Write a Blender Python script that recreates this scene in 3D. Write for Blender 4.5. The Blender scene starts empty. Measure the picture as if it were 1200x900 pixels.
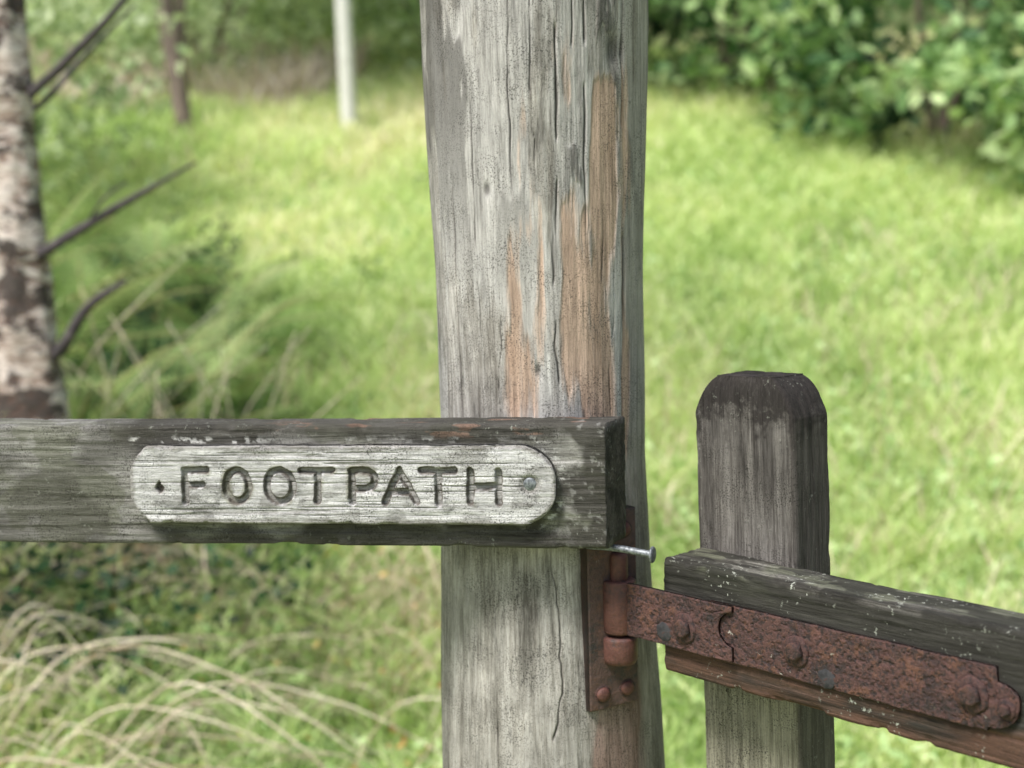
import bpy, math, numpy as np
from mathutils import Matrix, Euler, Vector
rng=np.random.default_rng(7)
R=math.radians
scene=bpy.context.scene
COL=scene.collection

# ------------------------------------------------------------------ noise
def _h(ix,iy,iz,s):
    n=(ix.astype(np.int64)*374761393+iy.astype(np.int64)*668265263+iz.astype(np.int64)*1274126177+s*987654323)&0xffffffff
    n=((n^(n>>13))*1274126177)&0xffffffff
    n=((n^(n>>16))*2246822519)&0xffffffff
    n=n^(n>>13)
    return (n&0xffffff)/float(0xffffff)
def vn(x,y,z=0.0,s=0):
    x,y,z=np.broadcast_arrays(np.asarray(x,float),np.asarray(y,float),np.asarray(z,float))
    ix,iy,iz=np.floor(x),np.floor(y),np.floor(z)
    fx,fy,fz=x-ix,y-iy,z-iz
    fx=fx*fx*(3-2*fx);fy=fy*fy*(3-2*fy);fz=fz*fz*(3-2*fz)
    r=0
    for a in (0,1):
        for b in (0,1):
            for c in (0,1):
                w=(fx if a else 1-fx)*(fy if b else 1-fy)*(fz if c else 1-fz)
                r=r+w*_h(ix+a,iy+b,iz+c,s)
    return r
def fbm(x,y,z=0.0,s=0,o=3):
    r=0;a=.5;t=0
    for k in range(o):
        r=r+a*vn(np.asarray(x)*2**k,np.asarray(y)*2**k,np.asarray(z)*2**k,s+k*17);t+=a;a*=.5
    return r/t
def ss(a,b,x):
    t=np.clip((x-a)/(b-a),0,1);return t*t*(3-2*t)

# ------------------------------------------------------------------ mesh helpers
def mk(name,V,loops,sizes,mat=None,attrs=None,smooth=True,parent=None,loc=None,rotz=None):
    V=np.asarray(V,np.float32).reshape(-1,3)
    loops=np.asarray(loops,np.int32).ravel();sizes=np.asarray(sizes,np.int32).ravel()
    me=bpy.data.meshes.new(name)
    me.vertices.add(len(V));me.vertices.foreach_set("co",V.ravel())
    me.loops.add(len(loops));me.loops.foreach_set("vertex_index",loops)
    st=np.concatenate([[0],np.cumsum(sizes)[:-1]]).astype(np.int32)
    me.polygons.add(len(sizes));me.polygons.foreach_set("loop_start",st)
    try: me.polygons.foreach_set("loop_total",sizes)
    except Exception: pass
    me.polygons.foreach_set("use_smooth",np.full(len(sizes),smooth))
    me.update(calc_edges=True)
    if attrs:
        for k,v in attrs.items():
            at=me.attributes.new(k,'FLOAT','POINT');at.data.foreach_set("value",np.asarray(v,np.float32).ravel())
    if mat: me.materials.append(mat)
    ob=bpy.data.objects.new(name,me);COL.objects.link(ob)
    if loc is not None: ob.location=loc
    if rotz is not None: ob.rotation_euler=(0,0,rotz)
    if parent: ob.parent=parent
    return ob
def empty(name,loc,rotz=0,parent=None,**kw):
    e=bpy.data.objects.new(name,None);e.empty_display_size=.05;COL.objects.link(e)
    e.location=loc;e.rotation_euler=(0,0,rotz)
    if parent: e.parent=parent
    for k,v in kw.items(): e[k]=v
    return e
def tag(o,**kw):
    for k,v in kw.items(): o[k]=v
    return o
def grid_faces(N,M,wrap=True):
    i=np.arange(N-1)[:,None];j=np.arange(M if wrap else M-1)[None,:]
    a=i*M+j;b=i*M+(j+1)%M;c=(i+1)*M+(j+1)%M;d=(i+1)*M+j
    return np.stack([a,b,c,d],-1).reshape(-1,4)
def tube(name,V,attrs=None,k=7,**kw):
    N,M,_=V.shape
    c0=V[0].mean(0);c1=V[-1].mean(0)
    f=np.linspace(0.004,1,k+1)[:-1]
    A=[c0+(V[0]-c0)*q for q in f]
    B=[c1+(V[-1]-c1)*q for q in f[::-1]]
    W=np.concatenate([np.array(A),V,np.array(B)],0)
    F=grid_faces(len(W),M)
    v=W.reshape(-1,3);p=F
    cc=v.mean(0);vol=np.einsum('ij,ij->i',np.cross(v[p[:,1]]-v[p[:,0]],v[p[:,2]]-v[p[:,0]]),v[p[:,0]]-cc).sum()
    if vol<0: F=F[:,::-1]
    loops=F.ravel();sizes=[4]*len(F)
    e0=np.arange(M);e1=np.arange(M)+(len(W)-1)*M
    loops=np.concatenate([loops,e0 if vol<0 else e0[::-1],e1[::-1] if vol<0 else e1]);sizes=np.array(sizes+[M,M])
    at={}
    if attrs:
        for n,a in attrs.items():
            at[n]=np.concatenate([np.repeat(a[:1],k,0),a,np.repeat(a[-1:],k,0)],0)
    e=np.concatenate([np.ones((k,M)),np.zeros((N,M)),np.ones((k,M))],0);at['endg']=e
    return mk(name,v,loops,sizes,attrs=at,**kw)
def rrect(w,h,r,M):
    hw,hh=w/2,h/2
    corners=[(hw-r,-hh+r,-90),(hw-r,hh-r,0),(-hw+r,hh-r,90),(-hw+r,-hh+r,180)]
    P=[];Nn=[]
    K=6
    for (cx,cy,a0) in corners:
        for q in range(K+1):
            a=R(a0+90*q/K);P.append((cx+r*math.cos(a),cy+r*math.sin(a)));Nn.append((math.cos(a),math.sin(a)))
    P=np.array(P);Nn=np.array(Nn)
    P2=np.vstack([P,P[:1]]);N2=np.vstack([Nn,Nn[:1]])
    d=np.concatenate([[0],np.cumsum(np.linalg.norm(np.diff(P2,axis=0),axis=1))])
    t=np.linspace(0,d[-1],M,endpoint=False)
    pt=np.stack([np.interp(t,d,P2[:,i]) for i in (0,1)],1)
    nn=np.stack([np.interp(t,d,N2[:,i]) for i in (0,1)],1)
    nn/=np.linalg.norm(nn,axis=1)[:,None]
    return pt,nn,t
def plate(name,us,top,bot,M,thick,bev,disp=None,attrf=None,**kw):
    N=len(us);t=np.linspace(0,1,M)
    U=np.repeat(us[:,None],M,1);Z=bot[:,None]+(top-bot)[:,None]*t[None]
    e=np.minimum(np.minimum(Z-bot[:,None],top[:,None]-Z),np.minimum(U-us[0],us[-1]-U))
    q=np.clip(1-e/bev,0,1);D=thick-bev*(1-np.sqrt(np.clip(1-q*q,0,1)))
    if disp is not None: D=D+disp(U,Z,e)
    fr=np.stack([U,-D,Z],-1).reshape(-1,3)
    F=grid_faces(N,M,False)[:,::-1]
    idx=np.arange(N*M).reshape(N,M)
    loop=np.concatenate([idx[:,0],idx[-1,1:],idx[-2::-1,-1],idx[0,-2:0:-1]])
    bk=fr[loop].copy();bk[:,1]=0
    L=len(loop);b=np.arange(L)+N*M
    sf=np.stack([loop,b,np.roll(b,-1),np.roll(loop,-1)],-1)
    F=np.concatenate([F[:, ::-1],sf])
    loops=np.concatenate([F.ravel(),b[::-1]]);sizes=np.array([4]*len(F)+[L])
    at={}
    if attrf:
        for n,f in attrf.items():
            a=f(U,Z,e).ravel();at[n]=np.concatenate([a,a[loop]])
    return mk(name,np.concatenate([fr,bk]),loops,sizes,attrs=at,**kw)
def limb(name,pts,rad,M=10,bump=.0,seed=0,n=None):
    pts=np.array(pts,float);rad=np.array(rad,float)
    n=n or max(8,len(pts)*6)
    t=np.linspace(0,len(pts)-1,n)
    i=np.clip(np.floor(t).astype(int),0,len(pts)-2);f=(t-i)[:,None]
    p0=pts[np.maximum(i-1,0)];p1=pts[i];p2=pts[i+1];p3=pts[np.minimum(i+2,len(pts)-1)]
    C=.5*((2*p1)+(-p0+p2)*f+(2*p0-5*p1+4*p2-p3)*f**2+(-p0+3*p1-3*p2+p3)*f**3)
    r=np.maximum(np.interp(t,np.arange(len(rad)),rad),.0008)
    T=np.gradient(C,axis=0);T/=np.linalg.norm(T,axis=1)[:,None]
    ref=np.array([0.13,.9,.2]) if abs(T[0][1])<.8 else np.array([1.,0,.1])
    A=np.cross(T,ref);A/=np.linalg.norm(A,axis=1)[:,None];B=np.cross(T,A)
    th=np.linspace(0,2*np.pi,M,endpoint=False)
    rr=r[:,None]*(1+bump*(fbm(np.cos(th)[None]*2+5,np.sin(th)[None]*2+5,t[:,None]*3,seed)-.5)*2)
    return C[:,None]+rr[...,None]*(A[:,None]*np.cos(th)[None,:,None]+B[:,None]*np.sin(th)[None,:,None])
def join_tubes(name,Vs,**kw):
    vs=[];lp=[];sz=[];off=0
    for V in Vs:
        N,M,_=V.shape;F=grid_faces(N,M)
        vs.append(V.reshape(-1,3));lp.append((F+off).ravel());sz+= [4]*len(F)
        lp.append(np.arange(M)[::-1]+off);lp.append(np.arange(M)+off+(N-1)*M);sz+=[M,M];off+=N*M
    return mk(name,np.concatenate(vs),np.concatenate(lp),sz,**kw)

# ------------------------------------------------------------------ material helpers
class NT:
    def __init__(s,name):
        s.m=bpy.data.materials.new(name);s.m.use_nodes=True;s.t=s.m.node_tree;s.t.nodes.clear()
        s.out=s.t.nodes.new('ShaderNodeOutputMaterial')
        s.co=s.t.nodes.new('ShaderNodeTexCoord').outputs['Object']
    def n(s,ty,**kw):
        x=s.t.nodes.new(ty)
        for k,v in kw.items(): setattr(x,k,v)
        return x
    def put(s,inp,v):
        if isinstance(v,(int,float)): inp.default_value=v
        elif isinstance(v,tuple): inp.default_value=v if len(v)!=3 or inp.type=='VECTOR' else v+(1,)
        else: s.t.links.new(v,inp)
    def noise(s,scale=(1,1,1),detail=4,rough=.55,off=(0,0,0),dist=0.0):
        mp=s.n('ShaderNodeMapping');s.t.links.new(s.co,mp.inputs[0]);mp.inputs['Scale'].default_value=scale;mp.inputs['Location'].default_value=off
        x=s.n('ShaderNodeTexNoise');s.t.links.new(mp.outputs[0],x.inputs['Vector']);x.inputs['Scale'].default_value=1
        x.inputs['Detail'].default_value=detail;x.inputs['Roughness'].default_value=rough;x.inputs['Distortion'].default_value=dist
        return x.outputs['Fac']
    def ramp(s,f,stops):
        x=s.n('ShaderNodeValToRGB');s.put(x.inputs[0],f);e=x.color_ramp.elements
        while len(e)<len(stops): e.new(.5)
        for i,(p,c) in enumerate(stops):
            e[i].position=p;e[i].color=(c,c,c,1) if isinstance(c,(int,float)) else tuple(c)+(1,)
        return x.outputs[0]
    def mix(s,f,a,b,mode='MIX'):
        x=s.n('ShaderNodeMix',data_type='RGBA',blend_type=mode)
        s.put(x.inputs[0],f);s.put(x.inputs[6],a);s.put(x.inputs[7],b);return x.outputs[2]
    def math(s,op,a,b=0.0,clamp=False):
        x=s.n('ShaderNodeMath',operation=op);x.use_clamp=clamp;s.put(x.inputs[0],a);s.put(x.inputs[1],b);return x.outputs[0]
    def attr(s,name):
        return s.n('ShaderNodeAttribute',attribute_name=name).outputs['Fac']
    def bump(s,h,strength,dist,prev=None):
        x=s.n('ShaderNodeBump');x.inputs['Strength'].default_value=strength;x.inputs['Distance'].default_value=dist
        s.put(x.inputs['Height'],h)
        if prev is not None: s.t.links.new(prev,x.inputs['Normal'])
        return x.outputs[0]
    def fin(s,col,rough=.8,normal=None,metal=0.0,spec=.3):
        b=s.n('ShaderNodeBsdfPrincipled');s.put(b.inputs['Base Color'],col);s.put(b.inputs['Roughness'],rough);s.put(b.inputs['Metallic'],metal)
        b.inputs['Specular IOR Level'].default_value=spec
        if normal is not None: s.t.links.new(normal,b.inputs['Normal'])
        s.t.links.new(b.outputs[0],s.out.inputs[0]);return s.m

def wood(name,axis,dark,mid,light,masks=(),speck=.5,fine=420,broad=95,bstr=.75,blotch=(.75,1.15),off=0.0,lich=0.0,chkamt=.7,flake=(.72,1.25),fsc=(60,8),chkt=(.33,.40)):
    s=NT(name)
    def sc(across,along):
        v=[across]*3;v['xyz'.index(axis)]=along;return tuple(v)
    n1=s.noise(sc(fine,20),4,.8,off=(off,off,off));n2=s.noise(sc(broad,4),4,.65,off=(off+3,off,off),dist=.3)
    n3=s.noise((13,13,13),4,.65,off=(off,off+7,off));n4=s.noise((620,620,620),2,.6)
    n5=s.noise(sc(280,9),4,.75,off=(off,9,off))
    f=s.math('ADD',s.math('MULTIPLY',n1,.55),s.math('MULTIPLY',n2,.45))
    col=s.ramp(f,[(.38,dark),(.49,mid),(.61,light)])
    bl=s.ramp(n3,[(.34,blotch[0]),(.66,blotch[1])])
    col=s.mix(1,col,bl,'MULTIPLY')
    fl=s.noise(sc(*fsc),6,.75,off=(off+1,4,off+2),dist=.4)
    col=s.mix(1,col,s.ramp(fl,[(.40,flake[0]),(.45,1.0),(.54,1.0),(.57,flake[1])]),'MULTIPLY')
    for (an,c,amt,contrast) in masks:
        if an in('crk','grv','endg'): continue
        a=s.attr(an)
        if contrast:
            a=s.math('ADD',a,s.math('MULTIPLY',s.math('SUBTRACT',f,.5),contrast))
            a=s.ramp(a,[(.22,0.0),(.75,1.0)])
        v=s.mix(1,s.ramp(f,[(.38,.55),(.62,1.35)]),c,'MULTIPLY')
        col=s.mix(s.math('MULTIPLY',a,amt),col,v)
    chk=s.ramp(n5,[(chkt[0],1.0),(chkt[1],0.0)])
    col=s.mix(s.math('MULTIPLY',chk,chkamt),col,s.mix(1,col,(.28,.25,.23),'MULTIPLY'))
    sp=s.ramp(n4,[(.50,0.0),(.64,1.0)])
    gate=s.ramp(s.noise((24,24,24),4,.7,off=(5,off,2)),[(.42,0.15),(.60,1.0)])
    col=s.mix(s.math('MULTIPLY',s.math('MULTIPLY',sp,gate),speck),col,(.03,.028,.024))
    for (an,c,amt,contrast) in masks:
        if an not in('crk','grv','endg'): continue
        v=s.mix(1,s.ramp(n1,[(.3,.5),(.7,1.4)]),c,'MULTIPLY')
        if an=='endg': v=s.mix(1,v,s.ramp(s.noise((60,60,60),4,.7),[(.4,.5),(.62,2.2)]),'MULTIPLY')
        col=s.mix(s.math('MULTIPLY',s.attr(an),amt),col,v)
    if lich>0:
        lf=s.ramp(s.noise((190,190,190),3,.65,off=(1,2,off)),[(.60,0.0),(.67,1.0)])
        lg=s.ramp(s.noise((22,22,22),3,.6,off=(off,1,8)),[(.50,0.0),(.60,1.0)])
        col=s.mix(s.math('MULTIPLY',s.math('MULTIPLY',lf,lg),lich),col,(.42,.44,.38))
    h=s.math('ADD',s.math('MULTIPLY',n1,.6),s.math('MULTIPLY',n5,.6))
    h=s.math('ADD',h,s.math('MULTIPLY',n4,.25))
    h=s.math('ADD',h,s.ramp(fl,[(.40,0.0),(.45,.25),(.54,.25),(.57,.45)]))
    return s.fin(col,.88,s.bump(h,bstr,.0016),spec=.2)

def rust(name,base=(.10,.042,.034),hi=(.17,.075,.055),lo=(.032,.02,.02),off=0.0,pit=1.0,fleck=.7,orange=.5):
    s=NT(name)
    a=s.noise((34,34,34),7,.75,off=(off,0,0));b=s.noise((210,210,210),5,.75,off=(0,off,0))
    col=s.ramp(a,[(.36,lo),(.47,base),(.62,hi)])
    col=s.mix(s.ramp(s.noise((60,60,60),5,.75,off=(off,3,3)),[(.53,0.0),(.62,orange)]),col,(.19,.082,.042))
    col=s.mix(s.ramp(b,[(.42,.92*pit),(.50,0.0)]),col,lo)
    col=s.mix(s.ramp(s.noise((400,400,400),3,.6),[(.60,0.0),(.68,.4*pit)]),col,(.20,.125,.105))
    col=s.mix(s.ramp(s.noise((110,110,110),3,.6,off=(3,off,5)),[(.71,0.0),(.74,fleck)]),col,(.40,.38,.33))
    h=s.math('ADD',s.math('MULTIPLY',b,pit),s.math('MULTIPLY',a,.6))
    return s.fin(col,s.ramp(a,[(.3,.45),(.7,.75)]),s.bump(h,1.0,.0028),metal=.1,spec=.5)

def leafmat(name,stops,trans=.4,rough=.55):
    s=NT(name)
    col=s.ramp(s.attr('v'),stops)
    d=s.n('ShaderNodeBsdfPrincipled');s.put(d.inputs['Base Color'],col);d.inputs['Roughness'].default_value=rough;d.inputs['Specular IOR Level'].default_value=.3
    t=s.n('ShaderNodeBsdfTranslucent');s.put(t.inputs['Color'],s.mix(1,col,(1.08,1.12,.85),'MULTIPLY'))
    m=s.n('ShaderNodeMixShader');m.inputs[0].default_value=trans
    s.t.links.new(d.outputs[0],m.inputs[1]);s.t.links.new(t.outputs[0],m.inputs[2]);s.t.links.new(m.outputs[0],s.out.inputs[0])
    return s.m

# ------------------------------------------------------------------ camera / light
CAMZ=1.45
cam=bpy.data.cameras.new("camera");co=bpy.data.objects.new("camera",cam);COL.objects.link(co)
cam.lens=52.2;cam.sensor_width=36;cam.clip_start=.05;cam.clip_end=600
M3=Euler((R(83.5),0,0)).to_matrix()@Matrix.Rotation(R(-1.4),3,'Z')
co.matrix_world=Matrix.Translation((0,0,CAMZ))@M3.to_4x4()
cam.dof.use_dof=True;cam.dof.focus_distance=1.36;cam.dof.aperture_fstop=4.4
scene.camera=co
scene.view_settings.view_transform='Standard';scene.view_settings.look='None';scene.view_settings.exposure=0
w=bpy.data.worlds.new("World");scene.world=w;w.use_nodes=True
nt=w.node_tree;sky=nt.nodes.new('ShaderNodeTexSky');sky.sky_type='NISHITA';sky.sun_disc=False
EL,AZ=57,220
sky.sun_elevation=R(EL);sky.sun_rotation=R(AZ);sky.air_density=1.0;sky.dust_density=3.0;sky.ozone_density=.7
nt.links.new(sky.outputs[0],nt.nodes['Background'].inputs[0]);nt.nodes['Background'].inputs[1].default_value=.15
sun=bpy.data.lights.new("sun","SUN");so=bpy.data.objects.new("sun",sun);COL.objects.link(so)
sun.energy=5.0;sun.angle=R(15);sun.color=(1,.97,.92)
sd=Vector((math.sin(R(AZ))*math.cos(R(EL)),math.cos(R(AZ))*math.cos(R(EL)),math.sin(R(EL))))
so.rotation_euler=(-sd).to_track_quat('-Z','Y').to_euler();so.location=(0,-3,6)

# ------------------------------------------------------------------ ground
def gz(x,y):
    x=np.asarray(x,float);y=np.asarray(y,float)
    z=.25*np.log1p(np.exp(np.clip((y-3.0)*4,-30,30)))/4
    z=np.where((y-3)*4>30,.25*(y-3),z)
    z=z+np.maximum(0,y-19)*.35*(1-ss(19,60,y)*.999)
    z=z+.22*ss(.7,1.6,-x)*ss(2.2,3.2,y)*(1-ss(4.5,8,y))
    z=z+.05*(fbm(x*1.1,y*1.1,0,5)-.5)*ss(1,4,y)
    z=z+.25*ss(3,6,np.abs(x))*ss(5,9,y)
    z=np.minimum(z,13+0*y)
    return z
def fernzone(x,y):
    e=-x-.185*y+.35*(fbm(x*1.7,y*1.7,0,103)-.5)
    return ss(-.08,.14,e)*ss(3.9,4.3,y)*(1-ss(7.6,8.8,y))
xs=np.concatenate([-np.geomspace(250,8,24),np.linspace(-7.8,7.8,150),np.geomspace(8,250,24)])
ys=np.concatenate([-np.geomspace(120,1.2,14),np.linspace(-1,20,190),np.geomspace(20.5,400,36)])
X,Y=np.meshgrid(xs,ys,indexing='ij')
s=NT("meadow_ground")
n=s.noise((3,3,3),6,.7);n2=s.noise((45,45,45),4,.7)
c=s.ramp(n,[(.3,(.24,.31,.11)),(.5,(.38,.46,.19)),(.7,(.47,.48,.26))])
c=s.mix(s.ramp(n2,[(.4,0.0),(.65,.5)]),c,(.22,.20,.11))
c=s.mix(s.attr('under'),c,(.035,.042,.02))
gm=s.fin(c,.95,s.bump(n2,.8,.03))
F=grid_faces(len(xs),len(ys),False)[:,::-1]
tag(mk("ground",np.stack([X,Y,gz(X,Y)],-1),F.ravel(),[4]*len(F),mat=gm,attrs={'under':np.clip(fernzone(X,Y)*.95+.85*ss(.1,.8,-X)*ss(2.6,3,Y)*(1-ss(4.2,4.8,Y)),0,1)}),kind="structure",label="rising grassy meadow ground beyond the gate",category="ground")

# ------------------------------------------------------------------ grass
def blades(name,x,y,h,wd,lean,v,mat,droop=.0,zoff=0.0,**kw):
    n=len(x);a=rng.uniform(0,2*np.pi,n);b=rng.uniform(0,2*np.pi,n)
    z=gz(x,y)-.01+zoff
    dx,dy=np.cos(a),np.sin(a);wx,wy=-np.sin(b)*wd/2,np.cos(b)*wd/2
    def P(t,dr):
        return x+dx*lean*h*t**1.6,y+dy*lean*h*t**1.6,z+h*(t-dr*t**3)
    vs=[]
    for i,t in enumerate([0,.4,.75,1.0]):
        px,py,pz=P(t,droop);k=[1,.9,.6,0][i]
        if i<3: vs+= [np.stack([px-wx*k,py-wy*k,pz],-1),np.stack([px+wx*k,py+wy*k,pz],-1)]
        else: vs.append(np.stack([px,py,pz],-1))
    V=np.stack(vs,1).reshape(-1,3);o=(np.arange(n)*7)[:,None]
    F=np.concatenate([o+[0,1,3,2],o+[2,3,5,4],o+[4,5,6]],1).ravel()
    sz=np.tile([4,4,3],n)
    vv=np.repeat(v,7)+np.tile([-.14,-.14,0,0,.05,.05,.1],n)
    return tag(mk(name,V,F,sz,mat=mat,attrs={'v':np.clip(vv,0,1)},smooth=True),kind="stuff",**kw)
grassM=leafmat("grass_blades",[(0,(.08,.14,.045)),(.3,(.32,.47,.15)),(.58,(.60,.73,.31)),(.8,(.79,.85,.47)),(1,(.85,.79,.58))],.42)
n=165000
u=rng.random(n);y=2.6*(15/2.6)**u**.9;x=(rng.random(n)*2-1)*(.40*y+.5)
big=fbm(x*.8,y*.35,0,31);sm=fbm(x*5,y*4,0,32);med=fbm(x*2.2,y*1.0,0,33)
dry=ss(.56,.68,fbm(x*1.0,y*.6,0,131,4))
left=ss(.15,.8,-x-.03*y)*(1-ss(5,8,y));fz=fernzone(x,y)
h=(.04+.09*rng.random(n)**1.5)*(.6+1.1*sm)*(1+.06*y)*(1+.6*left)
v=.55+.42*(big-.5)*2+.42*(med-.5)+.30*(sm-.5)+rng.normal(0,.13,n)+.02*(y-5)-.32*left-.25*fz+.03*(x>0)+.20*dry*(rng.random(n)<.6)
keep=rng.random(n)<(.5+.8*sm)*(1-.10*left)*(1-.9*fz)
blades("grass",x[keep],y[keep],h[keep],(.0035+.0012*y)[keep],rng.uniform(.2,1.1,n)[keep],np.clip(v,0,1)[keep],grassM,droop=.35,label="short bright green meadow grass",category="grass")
strawM=leafmat("dry_straw",[(0,(.20,.14,.08)),(.5,(.54,.44,.30)),(1,(.82,.74,.57))],.2,.7)
n=5500
u=rng.random(n);y=3.6*(13/3.6)**u;x=(rng.random(n)*2-1)*(.40*y+.4)
m=(fbm(x*1.3,y*.7,0,57)>.56)&(fernzone(x,y)<.5);x,y=x[m],y[m];n=len(x)
blades("seeding_grass",x,y,rng.uniform(.12,.30,n),rng.uniform(.003,.006,n)+.0006*y,rng.uniform(.1,.9,n),np.clip(rng.normal(.6,.2,n),0,1),strawM,droop=.2,label="pale seeding grass stalks in meadow",category="grass")
n=7000
x=-rng.random(n)**.8*2.3+.12;y=rng.uniform(2.9,5.2,n)
m=(fbm(x*2.6,y*2.6,0,77)+.2*rng.random(n)+.12*ss(.7,1.4,-x))>.65
x,y=x[m],y[m];n=len(x)
blades("dry_grass",x,y,rng.uniform(.12,.42,n),rng.uniform(.003,.006,n),rng.uniform(.5,2.0,n),np.clip(rng.normal(.5,.28,n),0,1),strawM,droop=.5,label="tangled pale dry grass stalks on bank",category="dry grass")

def leafset(P,size,up,v,shape=.5):
    n=len(P)
    d=rng.normal(size=(n,3));d/=np.linalg.norm(d,axis=1)[:,None]
    nn=rng.normal(size=(n,3))*(1-up)+np.array([0,-.35,1])*up;nn/=np.linalg.norm(nn,axis=1)[:,None]
    d=d-nn*(d*nn).sum(1)[:,None];d/=np.linalg.norm(d,axis=1)[:,None];e=np.cross(nn,d)
    s=(size if np.ndim(size) else np.full(n,size))[:,None]
    w=s*shape*.5
    vs=[P-d*s*.5,P-d*s*.15+e*w-nn*s*.0,P+d*s*.25+e*w*.7-nn*s*.06,P+d*s*.5-nn*s*.14,P+d*s*.25-e*w*.7-nn*s*.06,P-d*s*.15-e*w,P+d*s*.05-nn*s*.08]
    V=np.stack(vs,1).reshape(-1,3);o=(np.arange(n)*7)[:,None]
    F=np.concatenate([o+[0,1,2,6],o+[6,2,3,4],o+[0,6,4,5]],1).ravel()
    return V,F,np.full(n*3,4),np.repeat(v,7)
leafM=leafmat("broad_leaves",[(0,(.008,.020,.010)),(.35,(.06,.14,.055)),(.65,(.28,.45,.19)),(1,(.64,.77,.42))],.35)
paleM=leafmat("pale_leaves",[(0,(.10,.14,.07)),(.35,(.32,.42,.21)),(.7,(.62,.72,.44)),(1,(.82,.87,.64))],.4)
brackM=leafmat("bracken_fronds",[(0,(.025,.045,.016)),(.35,(.15,.25,.075)),(.7,(.40,.55,.20)),(1,(.66,.74,.38))],.4)
weedM=leafmat("weed_leaves",[(0,(.05,.10,.03)),(.5,(.30,.46,.16)),(1,(.66,.80,.42))],.35)
n=15000
u=rng.random(n);y=2.8*(10/2.8)**u;x=(rng.random(n)*2-1)*(.40*y+.4)
m=(fbm(x*2.5,y*2.5,0,91)>.49)&(fernzone(x,y)<.5);x,y=x[m],y[m];n=len(x)
P=np.stack([x,y,gz(x,y)+rng.uniform(.01,.14,n)],-1)
lf=ss(.1,.8,-x)
V,F,S,vv=leafset(P,rng.uniform(.014,.045,n)*(1+.05*y),.6,np.clip(.70-.36*lf+rng.normal(0,.18,n),0,1),.45)
tag(mk("meadow_weeds",V,F,S,mat=weedM,attrs={'v':vv}),kind="stuff",label="low broad-leaved weeds among the grass",category="weeds")
n=30000
x=rng.uniform(-3.2,-.5,n);y=rng.uniform(3.3,8,n)
fzv=fernzone(x,y);clump=np.exp(-((x+1.25)/.30)**4-((y-3.80)/.34)**4)+.5*np.exp(-((x+.75)/.22)**2-((y-4.1)/.25)**2)
m=(rng.random(n)<fzv*.55+clump);x,y,clump=x[m],y[m],clump[m];n=len(x)
hh=fbm(x*3,y*3,0,94)*.42+.10*clump
P=np.stack([x,y,gz(x,y)+hh*rng.random(n)],-1)
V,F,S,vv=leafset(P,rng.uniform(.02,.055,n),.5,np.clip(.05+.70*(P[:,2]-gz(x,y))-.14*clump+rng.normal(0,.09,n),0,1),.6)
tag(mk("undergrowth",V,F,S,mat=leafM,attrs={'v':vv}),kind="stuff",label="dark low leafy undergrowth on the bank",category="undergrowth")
n=900
x=-rng.random(n)*2.2+.2;y=rng.uniform(2.9,5,n)
P=np.stack([x,y,gz(x,y)+rng.uniform(.03,.10,n)],-1)
V,F,S,vv=leafset(P,rng.uniform(.015,.032,n),.6,rng.random(n),.6)
tag(mk("fallen_leaves",V,F,S,mat=leafmat("autumn_leaves",[(0,(.28,.12,.05)),(.5,(.6,.33,.10)),(1,(.75,.58,.2))],.2),attrs={'v':vv}),kind="stuff",label="scattered small orange fallen leaves",category="fallen leaves")

# ------------------------------------------------------------------ woodland, bushes, trees
def cloud(C,r,n,ncl,sig,size,v0,seed,lo=-1.0,shape=.5,cs=.2):
    g=np.random.default_rng(seed)
    d=g.normal(size=(ncl,3));d/=np.linalg.norm(d,axis=1)[:,None];d[:,2]=np.maximum(d[:,2],lo)
    rad=g.uniform(.45,1.0,ncl)**.6
    cc=np.array(C)+d*rad[:,None]*np.array(r)
    k=g.integers(0,ncl,n)
    P=cc[k]+g.normal(size=(n,3))*sig*np.array([1,1,.6])
    cv=g.normal(0,cs,ncl)
    out=((P-np.array(C))/np.array(r));o=np.clip(np.linalg.norm(out,axis=1),0,1.3)
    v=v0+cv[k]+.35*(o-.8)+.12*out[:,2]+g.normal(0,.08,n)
    return leafset(P,g.uniform(.6,1.2,n)*size,.45,np.clip(v,0,1),shape)
barkM=(lambda s:s.fin(s.ramp(s.noise((20,20,5),5,.7),[(.3,(.09,.07,.06)),(.6,(.26,.20,.175)),(.8,(.40,.33,.29))]),.9,s.bump(s.noise((60,60,20),4,.7),.8,.01)))(NT("dark_bark"))
deadM=(lambda s:s.fin(s.ramp(s.noise((30,30,30),5,.7),[(.3,(.04,.036,.04)),(.6,(.10,.085,.09)),(.8,(.25,.23,.23))]),.9))(NT("dead_wood"))
palebark=(lambda s:s.fin(s.ramp(s.noise((8,8,26),5,.7),[(.3,(.38,.36,.33)),(.42,(.66,.65,.62)),(.8,(.76,.75,.73))]),.8))(NT("pale_bark"))
def bush(name,x,y,r,hh,n,size,v0,seed,mat,label,cat="bush",stems=5,sig=.16):
    z0=float(gz(x,y));e=empty(name,(x,y,z0),label=label,category=cat,group="bushes around the meadow")
    Vs=[]
    g=np.random.default_rng(seed)
    for i in range(stems):
        a=g.uniform(0,6.28);q=g.uniform(.3,.75)*r
        Vs.append(limb("",[(0,0,-.1),(math.cos(a)*q*.4,math.sin(a)*q*.4,hh*.35),(math.cos(a)*q,math.sin(a)*q,hh*.8)],[.03,.022,.008],8))
    join_tubes("branches",Vs,mat=barkM,parent=e)
    V,F,S,vv=cloud((0,0,hh*.42),(r,r,hh*.55),n,int(n/30),sig,size,v0,seed)
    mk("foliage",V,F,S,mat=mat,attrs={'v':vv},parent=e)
bush("leafy_bush",3.0,10.5,1.5,2.6,5500,.15,.64,11,leafM,"dense green hazel bush with broad leaves at meadow edge",sig=.16)
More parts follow.
